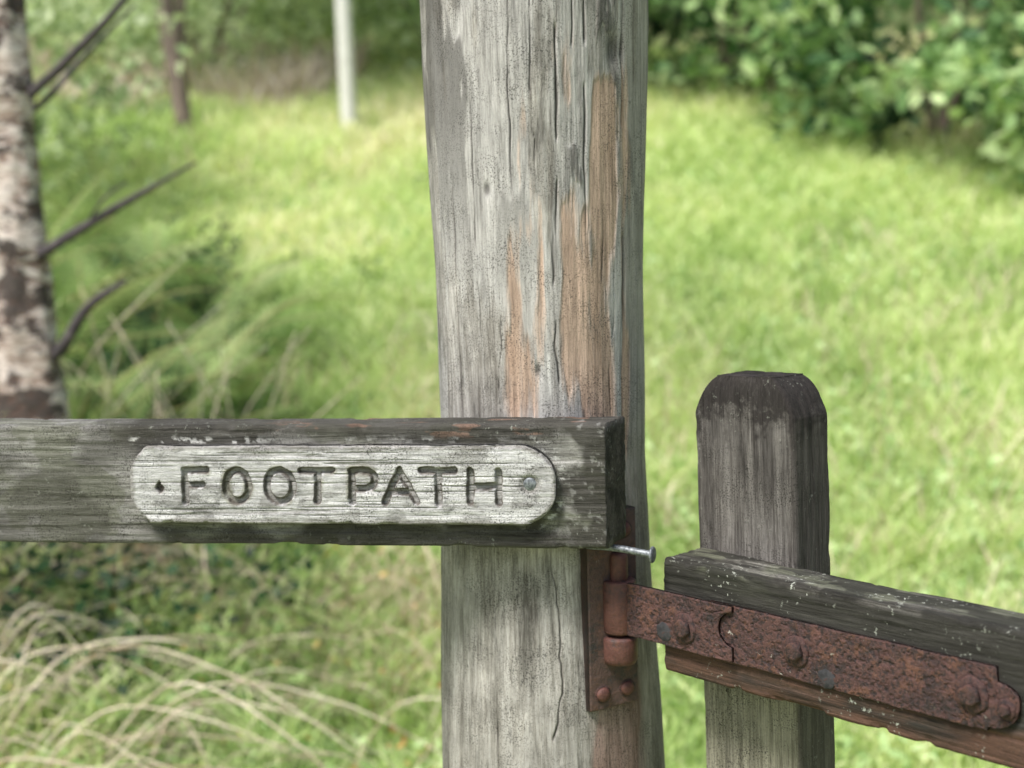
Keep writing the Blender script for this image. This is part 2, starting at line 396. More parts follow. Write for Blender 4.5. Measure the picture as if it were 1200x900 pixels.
bush("leafy_bush",4.05,8.7,1.45,2.2,5500,.13,.70,12,leafM,"dense green hazel bush with broad leaves at meadow edge",sig=.15)
bush("leafy_bush",1.9,12.8,1.2,2.4,4500,.14,.46,13,leafM,"dark green bush at the top of the meadow",sig=.18)
bush("leafy_bush",-3.4,9.0,1.3,2.3,4500,.10,.60,14,paleM,"pale green bush beside bracken",sig=.2)
bush("leafy_bush",-.6,14.6,1.5,2.2,4500,.13,.62,15,paleM,"pale green bush at the top of the meadow",sig=.22)
bush("leafy_bush",-2.8,14.2,1.3,1.7,3500,.12,.66,16,paleM,"pale green bush at the top of the meadow",sig=.22)
def bgtree(name,x,y,lean,r0,H,mat,label,seed,v0=.4,fm=leafM):
    z0=float(gz(x,y));e=empty(name,(x,y,z0),label=label,category="tree",group="trees beyond the meadow")
    g=np.random.default_rng(seed)
    Vs=[limb("",[(0,0,-.2),(lean*.3,0,H*.3),(lean*.7,0,H*.65),(lean,0,H)],[r0,r0*.85,r0*.6,r0*.2],12,bump=.08,seed=seed)]
    mk2=[]
    for i in range(7):
        t=g.uniform(.45,.9);a=g.uniform(0,6.28);L=g.uniform(.8,1.6)
        b=np.array([lean*t,0,H*t]);mk2.append(limb("",[b,b+[math.cos(a)*L*.5,math.sin(a)*L*.5,L*.3],b+[math.cos(a)*L,math.sin(a)*L,L*.5]],[r0*.35,r0*.2,r0*.07],7))
    join_tubes("trunk",Vs,mat=mat,parent=e);join_tubes("branches",mk2,mat=mat,parent=e)
    V,F,S,vv=cloud((lean,0,H*.85),(1.7,1.7,H*.28),3000,110,.25,.14,v0,seed)
    mk("crown",V,F,S,mat=fm,attrs={'v':vv},parent=e)
bgtree("birch_tree",-1.18,11.4,-.12,.068,6.5,palebark,"slender pale-trunked birch at top of the meadow",21,.5,paleM)
bgtree("woodland_tree",-2.45,11.6,-.75,.075,6.0,barkM,"thin leaning brown-barked tree behind bracken",22,.5,paleM)
bgtree("woodland_tree",-2.75,12.6,.5,.05,6.0,barkM,"thin leaning brown-barked tree behind bracken",23,.5,paleM)
for i,(x,y) in enumerate([(-5.2,14.5),(-3.6,16.2),(1.2,16.0),(3.3,14.6),(5.6,13.0),(-.6,17.2),(6.5,16.5),(-7,12)]):
    bgtree("woodland_tree",x,y,.3*math.sin(i*2.3),.10+.03*(i%3),7.5,barkM,"dark-trunked woodland tree at the meadow edge",30+i,.4)
n=50000
cl=1900
cx=rng.uniform(-15,15,cl);cy=rng.uniform(15,20,cl);cz=gz(cx,cy)+rng.random(cl)**1.2*7.5
k=rng.integers(0,cl,n)
P=np.stack([cx[k],cy[k],cz[k]],-1)+rng.normal(size=(n,3))*[.32,.32,.2]
v=.42+rng.normal(0,.22,cl)[k]+rng.normal(0,.07,n)+.62*ss(-1,1.5,-P[:,0])
V,F,S,vv=leafset(P,rng.uniform(.12,.24,n),.35,np.clip(v,0,1),.6)
tag(mk("woodland",V,F,S,mat=leafM,attrs={'v':vv}),kind="stuff",label="dense green woodland foliage behind the meadow",category="woodland")
n=2600
x=rng.uniform(-4.4,-1.3,n);y=rng.uniform(12.3,14.5,n)
m=fbm(x*1.6,y*1.6,0,44)>.55;x,y=x[m],y[m];n=len(x)
blades("dead_bracken",x,y,rng.uniform(.2,.6,n),rng.uniform(.015,.03,n),rng.uniform(.1,.9,n),np.clip(rng.normal(.6,.22,n),0,1),leafmat("dead_bracken_fronds",[(0,(.40,.30,.25)),(.5,(.68,.56,.48)),(1,(.84,.76,.66))],.2,.7),droop=.3,label="faded pinkish-brown dead bracken beneath trees",category="dead bracken")

stemM=(lambda s:s.fin(s.ramp(s.noise((9,9,9)),[(.3,(.22,.20,.08)),(.7,(.40,.38,.16))]),.8))(NT("fern_stem"))
def fern(x,y,nf,L,seed,v0):
    g=np.random.default_rng(seed);z0=float(gz(x,y))
    rb=[];Vb=[];fv=[]
    for f in range(nf):
        a=g.uniform(0,2*np.pi);l=L*g.uniform(.65,1.15);el=g.uniform(.45,1.2);bend=g.uniform(.15,.55)
        T=np.linspace(0,1,22)
        hor=l*math.cos(el)*T+l*bend*.5*T**2;zz=l*math.sin(el)*T-l*bend*.7*T**2.5
        C=np.stack([np.cos(a)*hor,np.sin(a)*hor,zz],-1)
        tw=g.uniform(-.7,.7)
        side=np.array([-math.sin(a)*math.cos(tw),math.cos(a)*math.cos(tw),math.sin(tw)])
        rb.append(limb("",C[[0,6,11,16,21]],[.006,.005,.004,.003,.001],5,n=12))
        fo=g.normal(0,.20)
        for i in range(4,22):
            t=(i-4)/17;pl=l*.28*(1-t)**.9*min(1,.5+t*2.2)*g.uniform(.8,1.1)+.01
            fw=(C[min(i+1,21)]-C[i-1]);fw/=np.linalg.norm(fw)
            for sg in (-1,1):
                d=side*sg*.88+fw*.5+np.array([0,0,-.08]);d/=np.linalg.norm(d)
                q=np.cross(d,np.cross(fw,d));q/=np.linalg.norm(q)
                m=max(3,int(pl/.014));s_=np.linspace(.04,1,m)
                b=C[i]+d*(s_*pl)[:,None]+np.array([0,0,-1.])*((s_**2)*pl*.12)[:,None]
                w_=.015*(1-s_*.85)*min(1,pl/.1)+.003
                for s2 in (-1,1):
                    tip=b+q*s2*w_[:,None]+d*(w_*.5)[:,None]
                    o=d*(.0052)
                    Vb.append(np.stack([b-o,b+o,tip+o*.5,tip-o*.5],1).reshape(-1,3));fv.append(np.full(m*4,fo))
    e=empty("bracken_fern",(x,y,z0),label="green bracken fern with arching fronds on the bank",category="fern",group="bracken ferns on the bank")
    join_tubes("stems",rb,mat=stemM,parent=e)
    V=np.concatenate(Vb);F=np.arange(len(V))
    vv=np.clip(v0+np.concatenate(fv)+np.repeat(g.normal(0,.08,len(V)//4),4)+.8*(V[:,2]/L-.42),0,1)
    mk("fronds",V,F,np.full(len(V)//4,4),mat=brackM,attrs={'v':vv},parent=e)
fl=[(-1.65,5.3,.95),(-1.2,5.0,.70),(-1.75,4.7,.85),(-2.2,6.2,1.1),(-1.55,6.6,.9),(-1.12,5.5,.5),(-2.5,5.2,1.1),(-2.0,7.6,1.0),(-2.9,7,1.1),(-1.4,5.9,.75),(-1.45,4.8,.7),(-1.9,5.7,1.0),(-1.15,4.6,.55),(-1.7,7.2,.8),(-2.0,5.0,.9),(-1.35,6.9,.6),(-1.5,5.3,.8),(-1.3,4.5,.6),(-1.75,6.1,.95),(-1.0,4.9,.45),(-2.1,6.9,1.0),(-1.22,6.2,.6),(-1.3,5.4,.65)]
for i,(x,y,L) in enumerate(fl): fern(x,y,7,L,50+i,.60)
fern(-.93,4.3,6,.36,80,.44);fern(-.80,4.6,6,.30,81,.44)

s=NT("birch_bark")
a=s.noise((5,5,20),5,.75,dist=1.2);b=s.noise((26,26,60),4,.7);c0=s.noise((6,6,9),5,.7,off=(3,1,5))
c=s.ramp(a,[(.36,(.13,.08,.065)),(.44,(.44,.33,.27)),(.50,(.74,.64,.58)),(.75,(.88,.84,.79))])
c=s.mix(s.ramp(c0,[(.50,0.0),(.55,.95)]),c,(.055,.042,.037))
c=s.mix(s.ramp(b,[(.39,.85),(.46,0.0)]),c,(.15,.09,.07))
low=s.n('ShaderNodeSeparateXYZ');s.t.links.new(s.co,low.inputs[0])
c=s.mix(s.ramp(low.outputs[2],[(.05,.9),(.20,0.0)]),c,(.05,.045,.02))
birchM=s.fin(c,.8,s.bump(s.math('ADD',a,b),1,.02))
by=4.3;bx=-1.395;bz=float(gz(bx,by))
bt=empty("birch_tree",(bx,by,bz),label="peeling pinkish-white birch with dead branches on the bank",category="tree")
def pp(px,py,y=4.3):
    dy=(450-py)-.0244*(px-600)
    return (((px-600)+(450-py)*.0244)/1742*y*1.005-bx,y-by,CAMZ+y*math.tan(math.atan(dy/1742)-R(6.5))-bz)
b0=pp(34,660)
pts=[(b0[0]+.02,0,-.25),pp(37,640),pp(36,480),pp(28,330),pp(21,180),pp(17,0),(pp(15,0)[0]-.1,.05,3.4),(pp(13,0)[0]-.2,.1,4.8)]
Vt=limb("",pts,[.14,.115,.098,.083,.072,.063,.05,.02],40,bump=.20,seed=4,n=130)
tube("trunk",Vt,mat=birchM,parent=bt)
BR=[([pp(22,130),pp(80,80,4.25),pp(130,30,4.15),pp(190,-40,4.1)],[.018,.014,.011,.005]),
    ([pp(22,150),pp(70,110,4.3),pp(110,65,4.35),pp(170,5,4.35)],[.012,.009,.007,.003]),
    ([pp(30,312),pp(60,293,4.25),pp(110,262,4.2),pp(165,230,4.15),pp(235,190,4.1)],[.020,.015,.012,.010,.003]),
    ([pp(34,440),pp(75,405,4.25),pp(105,360,4.2),pp(150,330,4.1)],[.024,.018,.013,.006]),
    ([pp(110,262,4.2),pp(125,235,4.15),pp(155,212,4.1)],[.006,.004,.002])]
for p,r in BR: join_tubes("dead_branch",[limb("",p,r,8,bump=.3,seed=3)],mat=deadM,parent=bt)
V,F,S,vv=cloud((pts[-1][0],.1,4.6),(1.2,1.2,1.1),4000,150,.2,.06,.6,5)
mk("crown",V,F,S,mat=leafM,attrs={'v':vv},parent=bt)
g=np.random.default_rng(3);Vs=[]
for i in range(190):
    x=g.uniform(-1.8,-.1);y=g.uniform(3.0,4.3);lng=1
    if i<100: x=g.uniform(-1.4,-.7);y=g.uniform(3.1,3.8)
    if i<45: lng=1.6;x=g.uniform(-1.35,-.85);y=g.uniform(3.0,3.5)
    a=g.normal(-.1,.9)+(0 if g.random()<.6 else math.pi);L=g.uniform(.2,.6)*lng;z=float(gz(x,y));hgt=g.uniform(.03,.24)*lng
    k=g.uniform(-.5,.9)
    q=[(x,y,z),(x+math.cos(a)*L*.35,y+math.sin(a)*L*.3,z+hgt*.8),(x+math.cos(a)*L*.75,y+math.sin(a)*L*.5,z+hgt*(.6+.4*k)),(x+math.cos(a)*L*1.1,y+math.sin(a)*L*.6,z+hgt*k)]
    r_=g.uniform(.0014,.0032)*(1.25 if lng>1 else 1)
    Vs.append(limb("",q,[r_,r_*.9,r_*.8,r_*.4],5,n=14))
for i in range(34):
    x=g.uniform(-1.75,-.8);y=g.uniform(4.3,5.0);z=float(gz(x,y));L=g.uniform(.25,.7);q=g.normal(0,.2)
    Vs.append(limb("",[(x,y,z),(x+q*.3,y,z+L*.5),(x+q+.05*g.normal(),y,z+L)],[.003,.0028,.0015],5,n=10))
tag(join_tubes("dead_stalks",Vs,mat=(lambda s:s.fin(s.ramp(s.noise((6,6,6)),[(.3,(.32,.23,.15)),(.6,(.78,.69,.54))]),.8))(NT("dead_stalk"))),kind="stuff",label="fallen pale bracken stalks tangled on bank",category="dead stalks")

# ------------------------------------------------------------------ gate post
PX,PY=.0306,1.535
zz=np.concatenate([np.linspace(-.3,.84,60),np.linspace(.842,1.72,680),np.linspace(1.73,2.15,60)])
TH=np.concatenate([np.linspace(-np.pi,-1.7,60,endpoint=False),np.linspace(-1.7,1.7,520,endpoint=False),np.linspace(1.7,np.pi,60,endpoint=False)])
Z,T=np.meshgrid(zz,TH,indexing='ij')
ct,st_=np.cos(T),np.sin(T)
Rz=np.interp(zz,[-.3,.86,.95,1.08,1.2,1.32,1.45,1.6,1.7,2.15],[.122,.118,.1155,.109,.1045,.106,.109,.1125,.1135,.112])[:,None]
rad=Rz*(1+.010*np.cos(3*T+.6)+.010*np.cos(4*T-.4))
rad=rad+.006*(fbm(ct*1.6+4,st_*1.6+4,Z*5,1,3)-.5)
u_=T*.107
fl1=fbm(u_*60,Z*3.0,0,2,4)-.5;fl2=fbm(u_*260,Z*7,0,3,3)-.5
rad=rad+.0014*fl1+.0009*fl2
def band(a,b,f,x): return ss(a-f,a+f,x)*(1-ss(b-f,b+f,x))
wob=(fbm(Z*9,3.3,0,41,3)-.5)
nm=.7*fbm(u_*70,Z*8,0,8,5)+.3*fbm(u_*170,Z*14,0,9,4)
tan_=1.15*band(.50,.82,.10,T)*band(1.45,1.575,.03,Z)+1.1*band(.08,.40,.12,T+wob*.3)*band(1.28,1.475,.04,Z)+.6*band(-.34,-.14,.10,T)*band(1.28,1.40,.06,Z)+.85*band(.45,.74,.10,T)*band(1.25,1.46,.05,Z)+.6*band(.86,1.0,.05,T)*band(1.2,1.6,.05,Z)+.38*band(-.3,.9,.3,T)*band(1.18,1.62,.1,Z)
tanm=np.clip(tan_*1.0+(nm-.5)*3.6-.28,0,1)*np.clip(tan_*3,0,1)
hard=ss(.4,.65,tanm)
drk=np.clip(.7*ss(.56,.66,fbm(u_*36+5,Z*7,0,14,5))*ss(1.25,1.62,Z)+ss(.57,.65,fbm(u_*60,Z*14,0,15,5))*band(.25,.75,.12,T)*ss(1.36,1.5,Z)+.6*np.exp(-(((T-.72)/.12)**2+((Z-1.60)/.026)**2)*1.2),0,1)
drk=drk*(1-hard*.8)
rad=rad-.0010*hard+.0012*drk
cr=np.zeros_like(T)
for (t0,z0,z1,wd,dp,sd_,am) in [(.155,1.44,1.75,.0008,.003,1,.03),(.13,1.25,1.42,.0007,.002,2,.09),(-.24,1.48,1.70,.0005,.002,3,.04),(-.62,1.34,1.55,.0005,.002,4,.05),(.60,1.24,1.42,.0006,.002,5,.08),(.06,.90,1.10,.0006,.002,6,.16),(-.5,.92,1.05,.0005,.002,7,.05),(.88,1.05,1.65,.0012,.005,9,.03),(.42,1.45,1.66,.0007,.003,10,.03),(-.9,1.1,1.5,.0007,.002,11,.03),(.3,1.5,1.7,.0005,.002,13,.04),(-.05,1.5,1.7,.0005,.002,14,.03),(-.4,1.25,1.36,.0005,.002,15,.05),(.72,1.25,1.38,.0006,.003,16,.06)]:
    c_=t0+am*2*(fbm(Z*14+sd_*9,1.7,0,60+sd_,4)-.5)
    d=np.abs(T-c_)*.107
    ww=wd*(.2+1.6*vn(Z*30,sd_,0,9))
    k=np.exp(-(d/ww)**2)*band(z0,z1,.03,Z)*ss(.25,.45,vn(Z*22,sd_,0,19));cr=np.maximum(cr,k);rad=rad-dp*k
kd=np.sqrt(((T-.76)*.107/.010)**2+((Z-1.605)/.018)**2)
rad=rad-.005*np.exp(-kd**2)
k2=np.sqrt(((T+.48)*.107/.004)**2+((Z-1.475)/.007)**2);k3=np.sqrt(((T+.05)*.107/.0035)**2+((Z-1.30)/.007)**2)
rad=rad-.002*np.exp(-k2**2)-.002*np.exp(-k3**2)
drk=np.maximum(drk,np.exp(-kd**2)+.9*np.exp(-k2**2)+.8*np.exp(-k3**2))
stain=band(.42,.86,.08,T+wob*.2)*(1-ss(.94,1.0,Z))*.9+.5*band(.3,.95,.1,T)*(1-ss(1.0,1.1,Z))
wht=np.exp(-((T-.045+wob*.1)*.107/.0010)**2)*band(1.275,1.315,.006,Z)
green=ss(.9,-1.2,T)*(1-ss(1.0,1.3,Z))*.25
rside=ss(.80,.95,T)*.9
pale=ss(.46,.60,fbm(u_*30+9,Z*4,0,24,4))*ss(1.12,1.3,Z)
V=np.stack([rad*np.sin(T)+.003*(1-ss(.85,1.1,Z)),-rad*np.cos(T),Z],-1)
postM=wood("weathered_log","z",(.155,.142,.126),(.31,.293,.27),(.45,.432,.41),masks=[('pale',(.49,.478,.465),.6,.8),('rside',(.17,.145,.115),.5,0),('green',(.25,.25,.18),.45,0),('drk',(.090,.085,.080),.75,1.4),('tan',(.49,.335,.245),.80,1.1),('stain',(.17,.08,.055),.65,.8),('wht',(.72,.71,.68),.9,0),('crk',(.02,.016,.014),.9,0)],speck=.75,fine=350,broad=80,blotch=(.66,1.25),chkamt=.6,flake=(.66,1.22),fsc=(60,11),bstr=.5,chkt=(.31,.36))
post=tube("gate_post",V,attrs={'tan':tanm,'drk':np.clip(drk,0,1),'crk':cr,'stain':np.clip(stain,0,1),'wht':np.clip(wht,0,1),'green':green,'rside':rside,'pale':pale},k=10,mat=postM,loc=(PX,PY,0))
tag(post,label="thick weathered grey round timber gate post with peeling patches",category="gate post")

# ------------------------------------------------------------------ sawn timber
def timber(name,x0,x1,Hh,Tt,r,axis='x',M=260,N=700,shear=0.0,seed=1,amp=1.0,chipa=1.0,attrf=None,widthf=None,**kw):
    pt,nn,t=rrect(Tt,Hh,r,M)
    xs_=np.linspace(x0,x1,N)
    if axis=='z': xs_=np.concatenate([np.linspace(x0,.9,120,endpoint=False),np.linspace(.9,x1,N-120)])
    S,Tp=np.meshgrid(xs_,t,indexing='ij')
    a=pt[:,0][None]+0*S;b=pt[:,1][None]+0*S
    b0_=b
    d=amp*(.0022*(fbm(S*4,b*70+a*40,seed,seed,3)-.5)+.0018*(fbm(S*12,b*260+a*200,seed+3,seed+5,3)-.5)+.002*(fbm(S*18,b*18,a*18,seed+9,3)-.5))
    chip=ss(.52,.75,fbm(S*45,a*45,b*45,seed+20,3))*ss(.012,.0,np.abs(Tt/2-np.abs(a)))*ss(.012,0,np.abs(Hh/2-np.abs(b)))
    d=d-.0035*chip*amp*chipa
    if widthf is not None:
        wb,wa=widthf(S);b=b*wb;a=a*wa
    a=a+nn[:,0][None]*d;b=b+nn[:,1][None]*d
    S2=S+shear*(a+Tt/2)*(S>(x1-.03))*((S-(x1-.03))/.03)
    endr=amp*.002*(fbm(a*90,b*90,0,seed+30,3)-.5)
    S2=S2+endr*((S>(x1-.004))*1.0+(S<(x0+.004)))
    if axis=='x': V=np.stack([S2,a+Tt/2,b],-1)
    else: V=np.stack([b,a+Tt/2,S2],-1)
    at={}
    if attrf: at={k:f(S,a+Tt/2,b0_) for k,f in attrf.items()}
    return tube(name,V,attrs=at,**kw)
BA=R(-8.7)
def darkf(S,a,b):
    r=ss(-.12,-.02,S+.16*(fbm(S*28,b*28,a*20,3,5)-.5)*2)
    nearp=ss(-.50,-.42,S)*ss(.028,.050,np.abs(b)+.03*(fbm(S*25,b*40,1,6,4)-.5))*.7
    return np.clip(r*.95+nearp+.5*ss(.53,.66,fbm(S*9,b*22,2,44,5)),0,1)
def chipf(S,a,b): return ss(.60,.70,fbm(S*38,b*120,a*60,52,4))*ss(.040,.053,b)*ss(-.38,-.25,S)*.8
def mossf(S,a,b): return ss(.50,.64,fbm(S*22,b*30,a*30,57,5))
def whitef(S,a,b):
    near=np.exp(-((b-.0035-.041)/.0035)**2)*ss(-.47,-.46,S)*(1-ss(-.36,-.30,S))+.5*np.exp(-((b-.0035-.041)/.003)**2)*band(-.25,-.1,.03,S)
    ring=np.exp(-((np.hypot((S+.083),b-.003)-.043)/.004)**2)*ss(-.075,-.06,S)
    return np.clip(ss(.56,.68,fbm(S*150,b*260,a*40,54,4))*(near+ring)*1.3+.3*ss(.63,.70,fbm(S*160,b*180,a*40,64,4))*ss(-.06,-.02,S),0,1)
railM=wood("weathered_rail","x",(.080,.075,.066),(.22,.215,.198),(.35,.345,.325),masks=[('moss',(.115,.12,.08),.5,.6),('drk',(.040,.037,.031),.85,1.3),('chip',(.19,.12,.09),.7,.4),('wht',(.55,.55,.52),.85,0),('endg',(.045,.039,.034),.8,0)],speck=.9,fine=420,broad=110,lich=.4,off=2.0,flake=(.6,1.2))
rail=timber("fence_rail",-1.25,0,.118,.055,.004,M=300,N=1100,shear=.26,seed=3,attrf={'drk':darkf,'chip':chipf,'wht':whitef,'moss':mossf},mat=railM,loc=(.0853,1.37,1.195),rotz=BA)
tag(rail,label="weathered grey sawn timber fence rail fixed across the post",category="fence rail")

# footpath sign with routed letters
sg=empty("footpath_sign",(.0853,1.37,1.195),BA,label="whitish weathered wooden plaque with carved FOOTPATH lettering",category="sign")
U0,U1,HC,HH=-.463,-.0455,.003,.0380
def f2u(px):
    t=(px+5-153)/499.;f=t+.030*t*(1-t);return U0+(U1-U0)*f
seg=[]
def addl(px0,px1,strokes,y0=-.0158,y1=.0138):
    a,b=f2u(px0),f2u(px1)
    for s_ in strokes:
        q=[(a+(b-a)*p[0],HC+y0+(y1-y0)*p[1]) for p in s_]
        for i in range(len(q)-1): seg.append((q[i],q[i+1]))
def arc(cx,cy,rx,ry,a0,a1,n): return [(cx+rx*math.cos(R(a0+(a1-a0)*i/n)),cy+ry*math.sin(R(a0+(a1-a0)*i/n))) for i in range(n+1)]
O=[arc(.5,.5,.5,.52,0,360,24)]
addl(213,238,[[(0,-.03),(0,1.02)],[(0,1.02),(1.02,1)],[(0,.52),(.8,.53)]])
addl(261,288,O);addl(310,340,O)
addl(351,387,[[(0,1),(1.0,1.03)],[(.52,1),(.5,-.02)]])
addl(410,437,[[(0,-.03),(0,1),(.5,1.02)]+arc(.5,.73,.5,.29,90,-90,10)+[(0,.45)]])
addl(448,485,[[(0,-.02),(.48,1.03),(1,0)],[(.2,.33),(.8,.31)]])
addl(492,529,[[(0,1.02),(1,1)],[(.5,1),(.52,-.03)]])
addl(548,581,[[(0,0),(.02,1.02)],[(1,-.02),(1,1)],[(0,.5),(1,.52)]])
_c={}
def sdf(U,Z):
    if 'd' in _c: return _c['d']
    U=U+.0012*(fbm(U*90,Z*90,0,34,2)-.5)*2;Z=Z+.0012*(fbm(U*90,Z*90,5,35,2)-.5)*2
    d=np.full(U.shape,9.)
    for (a,b) in seg:
        ab=(b[0]-a[0],b[1]-a[1]);L=ab[0]**2+ab[1]**2+1e-12
        t=np.clip(((U-a[0])*ab[0]+(Z-a[1])*ab[1])/L,0,1)
        d=np.minimum(d,np.hypot(U-a[0]-ab[0]*t,Z-a[1]-ab[1]*t))
    _c['d']=d
    return d
us=np.linspace(U0,U1,900)
dl=np.clip(1-(us-us[0])/.019,0,1);dr=np.clip(1-(us[-1]-us)/.034,0,1)
def endh(d,ex,m): return m+(1-m)*(1-d**ex)**(1/ex)
half=HH*endh(dl,1.35,.28)*endh(dr,1.8,.18)
half=half+.0012*(fbm(us*90,1.1,0,3,4)-.5)
def dia(U,Z): return (np.abs(U-f2u(183))/.0050+np.abs(Z-HC+.003)/.0065)+.9*(fbm(U*260,Z*260,0,88,3)-.5)
def pdisp(U,Z,e):
    d=sdf(U,Z)+.0010*(fbm(U*300,Z*300,0,4,2)-.5)
    D=-.0050*(1-ss(.0022,.0040,d))
    D=D+.0009*(fbm(U*14,Z*280,0,6,4)-.5)+.0014*(fbm(U*50,Z*70,0,9,4)-.5)
    D=D-.0008*ss(.64,.70,fbm(U*9,Z*380,0,26,3))
    D=D-.0030*np.exp(-(np.hypot(U-f2u(617),Z-HC-.001)/.0085)**4)-.005*(1-ss(.8,1.2,dia(U,Z)))
    D=D-.002*ss(.55,.7,fbm(U*80,Z*80,0,12,3))*ss(.004,0,e)
    return D
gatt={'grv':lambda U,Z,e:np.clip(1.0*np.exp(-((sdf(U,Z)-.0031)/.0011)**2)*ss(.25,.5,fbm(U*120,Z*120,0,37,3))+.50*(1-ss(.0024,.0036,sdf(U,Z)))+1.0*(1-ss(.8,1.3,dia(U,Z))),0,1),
 'edge':lambda U,Z,e:np.clip(ss(.008,.0,e+.006*(fbm(U*60,Z*60,0,5,4)-.5))+.9*np.exp(-(np.hypot(U-f2u(617),Z-HC-.001)/.0095)**4)+.7*np.exp(-(np.hypot(U-f2u(183),Z-HC+.003)/.009)**2),0,1),
 'paint':lambda U,Z,e:np.clip(ss(.40,.56,fbm(U*40,Z*70,0,15,5))+.35*ss(.5,.6,fbm(U*9,Z*18,0,17,3)),0,1),
 'grn':lambda U,Z,e:ss(.5,.64,fbm(U*35,Z*35,0,19,3))*(1-ss(.003,.009,sdf(U,Z))),
 'crk':lambda U,Z,e:ss(.67,.71,fbm(U*9,Z*380,0,26,3))*.6}
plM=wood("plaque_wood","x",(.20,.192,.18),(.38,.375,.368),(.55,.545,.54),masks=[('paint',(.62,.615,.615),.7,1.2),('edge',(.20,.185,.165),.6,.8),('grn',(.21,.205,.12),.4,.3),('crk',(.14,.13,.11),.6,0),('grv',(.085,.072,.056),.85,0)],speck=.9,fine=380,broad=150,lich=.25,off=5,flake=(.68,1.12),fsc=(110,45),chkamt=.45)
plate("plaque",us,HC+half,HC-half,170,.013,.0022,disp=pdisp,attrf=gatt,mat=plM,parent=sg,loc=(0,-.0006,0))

zincM=(lambda s:s.fin(s.ramp(s.noise((300,300,300),4),[(.35,(.10,.11,.12)),(.6,(.27,.29,.31))]),.55,s.bump(s.noise((500,500,500),3),.5,.0006),metal=.6))(NT("galvanised_steel"))
darkM=(lambda s:s.fin(s.ramp(s.noise((160,160,160),4),[(.40,(.03,.03,.033)),(.55,(.05,.05,.054)),(.65,(.075,.04,.035))]),.75,s.bump(s.noise((300,300,300),3),.8,.001),metal=.1))(NT("dark_steel"))
rustM=rust("rusted_iron",(.072,.034,.031),(.115,.054,.045),(.020,.014,.015),orange=.45);rust2=rust("smooth_rust",(.110,.043,.035),(.14,.060,.047),(.055,.031,.028),off=4.0,pit=.35,fleck=.2,orange=.25)
rustB=rust("bolt_rust",(.066,.032,.029),(.105,.050,.042),(.020,.014,.014),off=6.0,pit=1.0,fleck=.2,orange=.3)
rustP=rust("plate_rust",(.085,.052,.045),(.118,.070,.058),(.035,.033,.033),off=9.0,pit=.4,fleck=.2,orange=.3)
def lathe(name,prof,M,mat,parent=None,loc=(0,0,0),axis='-y',bump=0.0,seed=0,squash=None):
    prof=np.array(prof,float);th=np.linspace(0,2*np.pi,M,endpoint=False)
    r=prof[:,0][:,None]*(1+bump*(fbm(np.cos(th)[None]*2+3,np.sin(th)[None]*2+3,prof[:,1][:,None]*200,seed)-.5))
    if squash: r=r*squash(th)[None]
    h=prof[:,1][:,None]+0*th[None]
    if axis=='z': V=np.stack([r*np.cos(th),r*np.sin(th),h],-1)
    else: V=np.stack([r*np.cos(th),-h,r*np.sin(th)],-1)
    return tube(name,V,k=2,mat=mat,parent=parent,loc=loc)
def dome(r,h,b=.0): return [(r,b),(r,b+h*.35),(r*.93,b+h*.6),(r*.75,b+h*.82),(r*.45,b+h*.96),(r*.12,b+h)]
lathe("screw",dome(.0068,.003),28,zincM,sg,(f2u(617),-.0095,HC+.001))
lathe("screw",dome(.0025,.0015),16,darkM,sg,(f2u(183),-.007,HC-.003))
def hexs(th):
    a=(th+.3)%(np.pi/3)-np.pi/6;return .87/np.cos(a)

# ------------------------------------------------------------------ hinge on the post
ha=27
hx,hy=PX+.0605,PY-.0985
hg=empty("hook_hinge",(hx-PX,hy-PY,1.06),R(ha),parent=post,label="rusty iron hook-and-plate hinge bolted to the post")
us=np.linspace(-.0285,.0275,70)
plate("hinge_plate",us,np.full(70,.100)+.0006*np.sin(us*90),np.full(70,-.098)+.001*np.sin(us*70),240,.014,.0015,disp=lambda U,Z,e:.0006*(fbm(U*120,Z*120,0,2,4)-.5),mat=rustP,parent=hg,loc=(0,.006,0))
pinx,piny=.1005,1.429
c_,s_=math.cos(R(-ha)),math.sin(R(-ha))
dx,dy=pinx-hx,piny-hy
lx,ly=dx*c_-dy*s_,dx*s_+dy*c_
lathe("hinge_pin",[(.0085,-.02),(.009,.058),(.0085,.0615),(.006,.0635),(.001,.064)],32,rust2,hg,(lx,ly,-.005),axis='z',bump=.04)
lathe("pin_socket",[(.010,-.0535),(.0155,-.052),(.0172,-.048),(.0175,-.028),(.0168,-.0255),(.010,-.0245)],40,rust2,hg,(lx,ly,0),axis='z',bump=.03,seed=4)
join_tubes("pin_bracket",[limb("",[(lx-.002,-.002,-.040),(lx,ly*.5,-.040),(lx,ly,-.040)],[.012,.012,.012],14)],mat=rust2,parent=hg)
for (a,b) in [(-.014,-.083),(.014,-.081),(.013,.080)]:
    lathe("screw",dome(.0072,.0050),24,rust2,hg,(a,-.0076,b),bump=.15)
    lathe("screw_recess",[(.0092,-.001),(.0092,.0004),(.0085,.0008),(.004,.0009)],24,rustB,hg,(a,-.0078,b),bump=.1)

nail=empty("nail",(.068,1.402,1.1322),label="large bent galvanised nail sticking out under the rail",category="nail")
join_tubes("nail_shaft",[limb("",[(0,0,0),(.03,-.012,-.001),(.060,-.026,-.0045)],[.0034,.0034,.0034],16)],mat=zincM,parent=nail)
o=lathe("nail_head",[(.0050,-.001),(.0078,0),(.0080,.0012),(.0070,.0022),(.002,.0026)],28,zincM,nail,(.060,-.026,-.0045))
o.rotation_euler=(0,0,R(64))

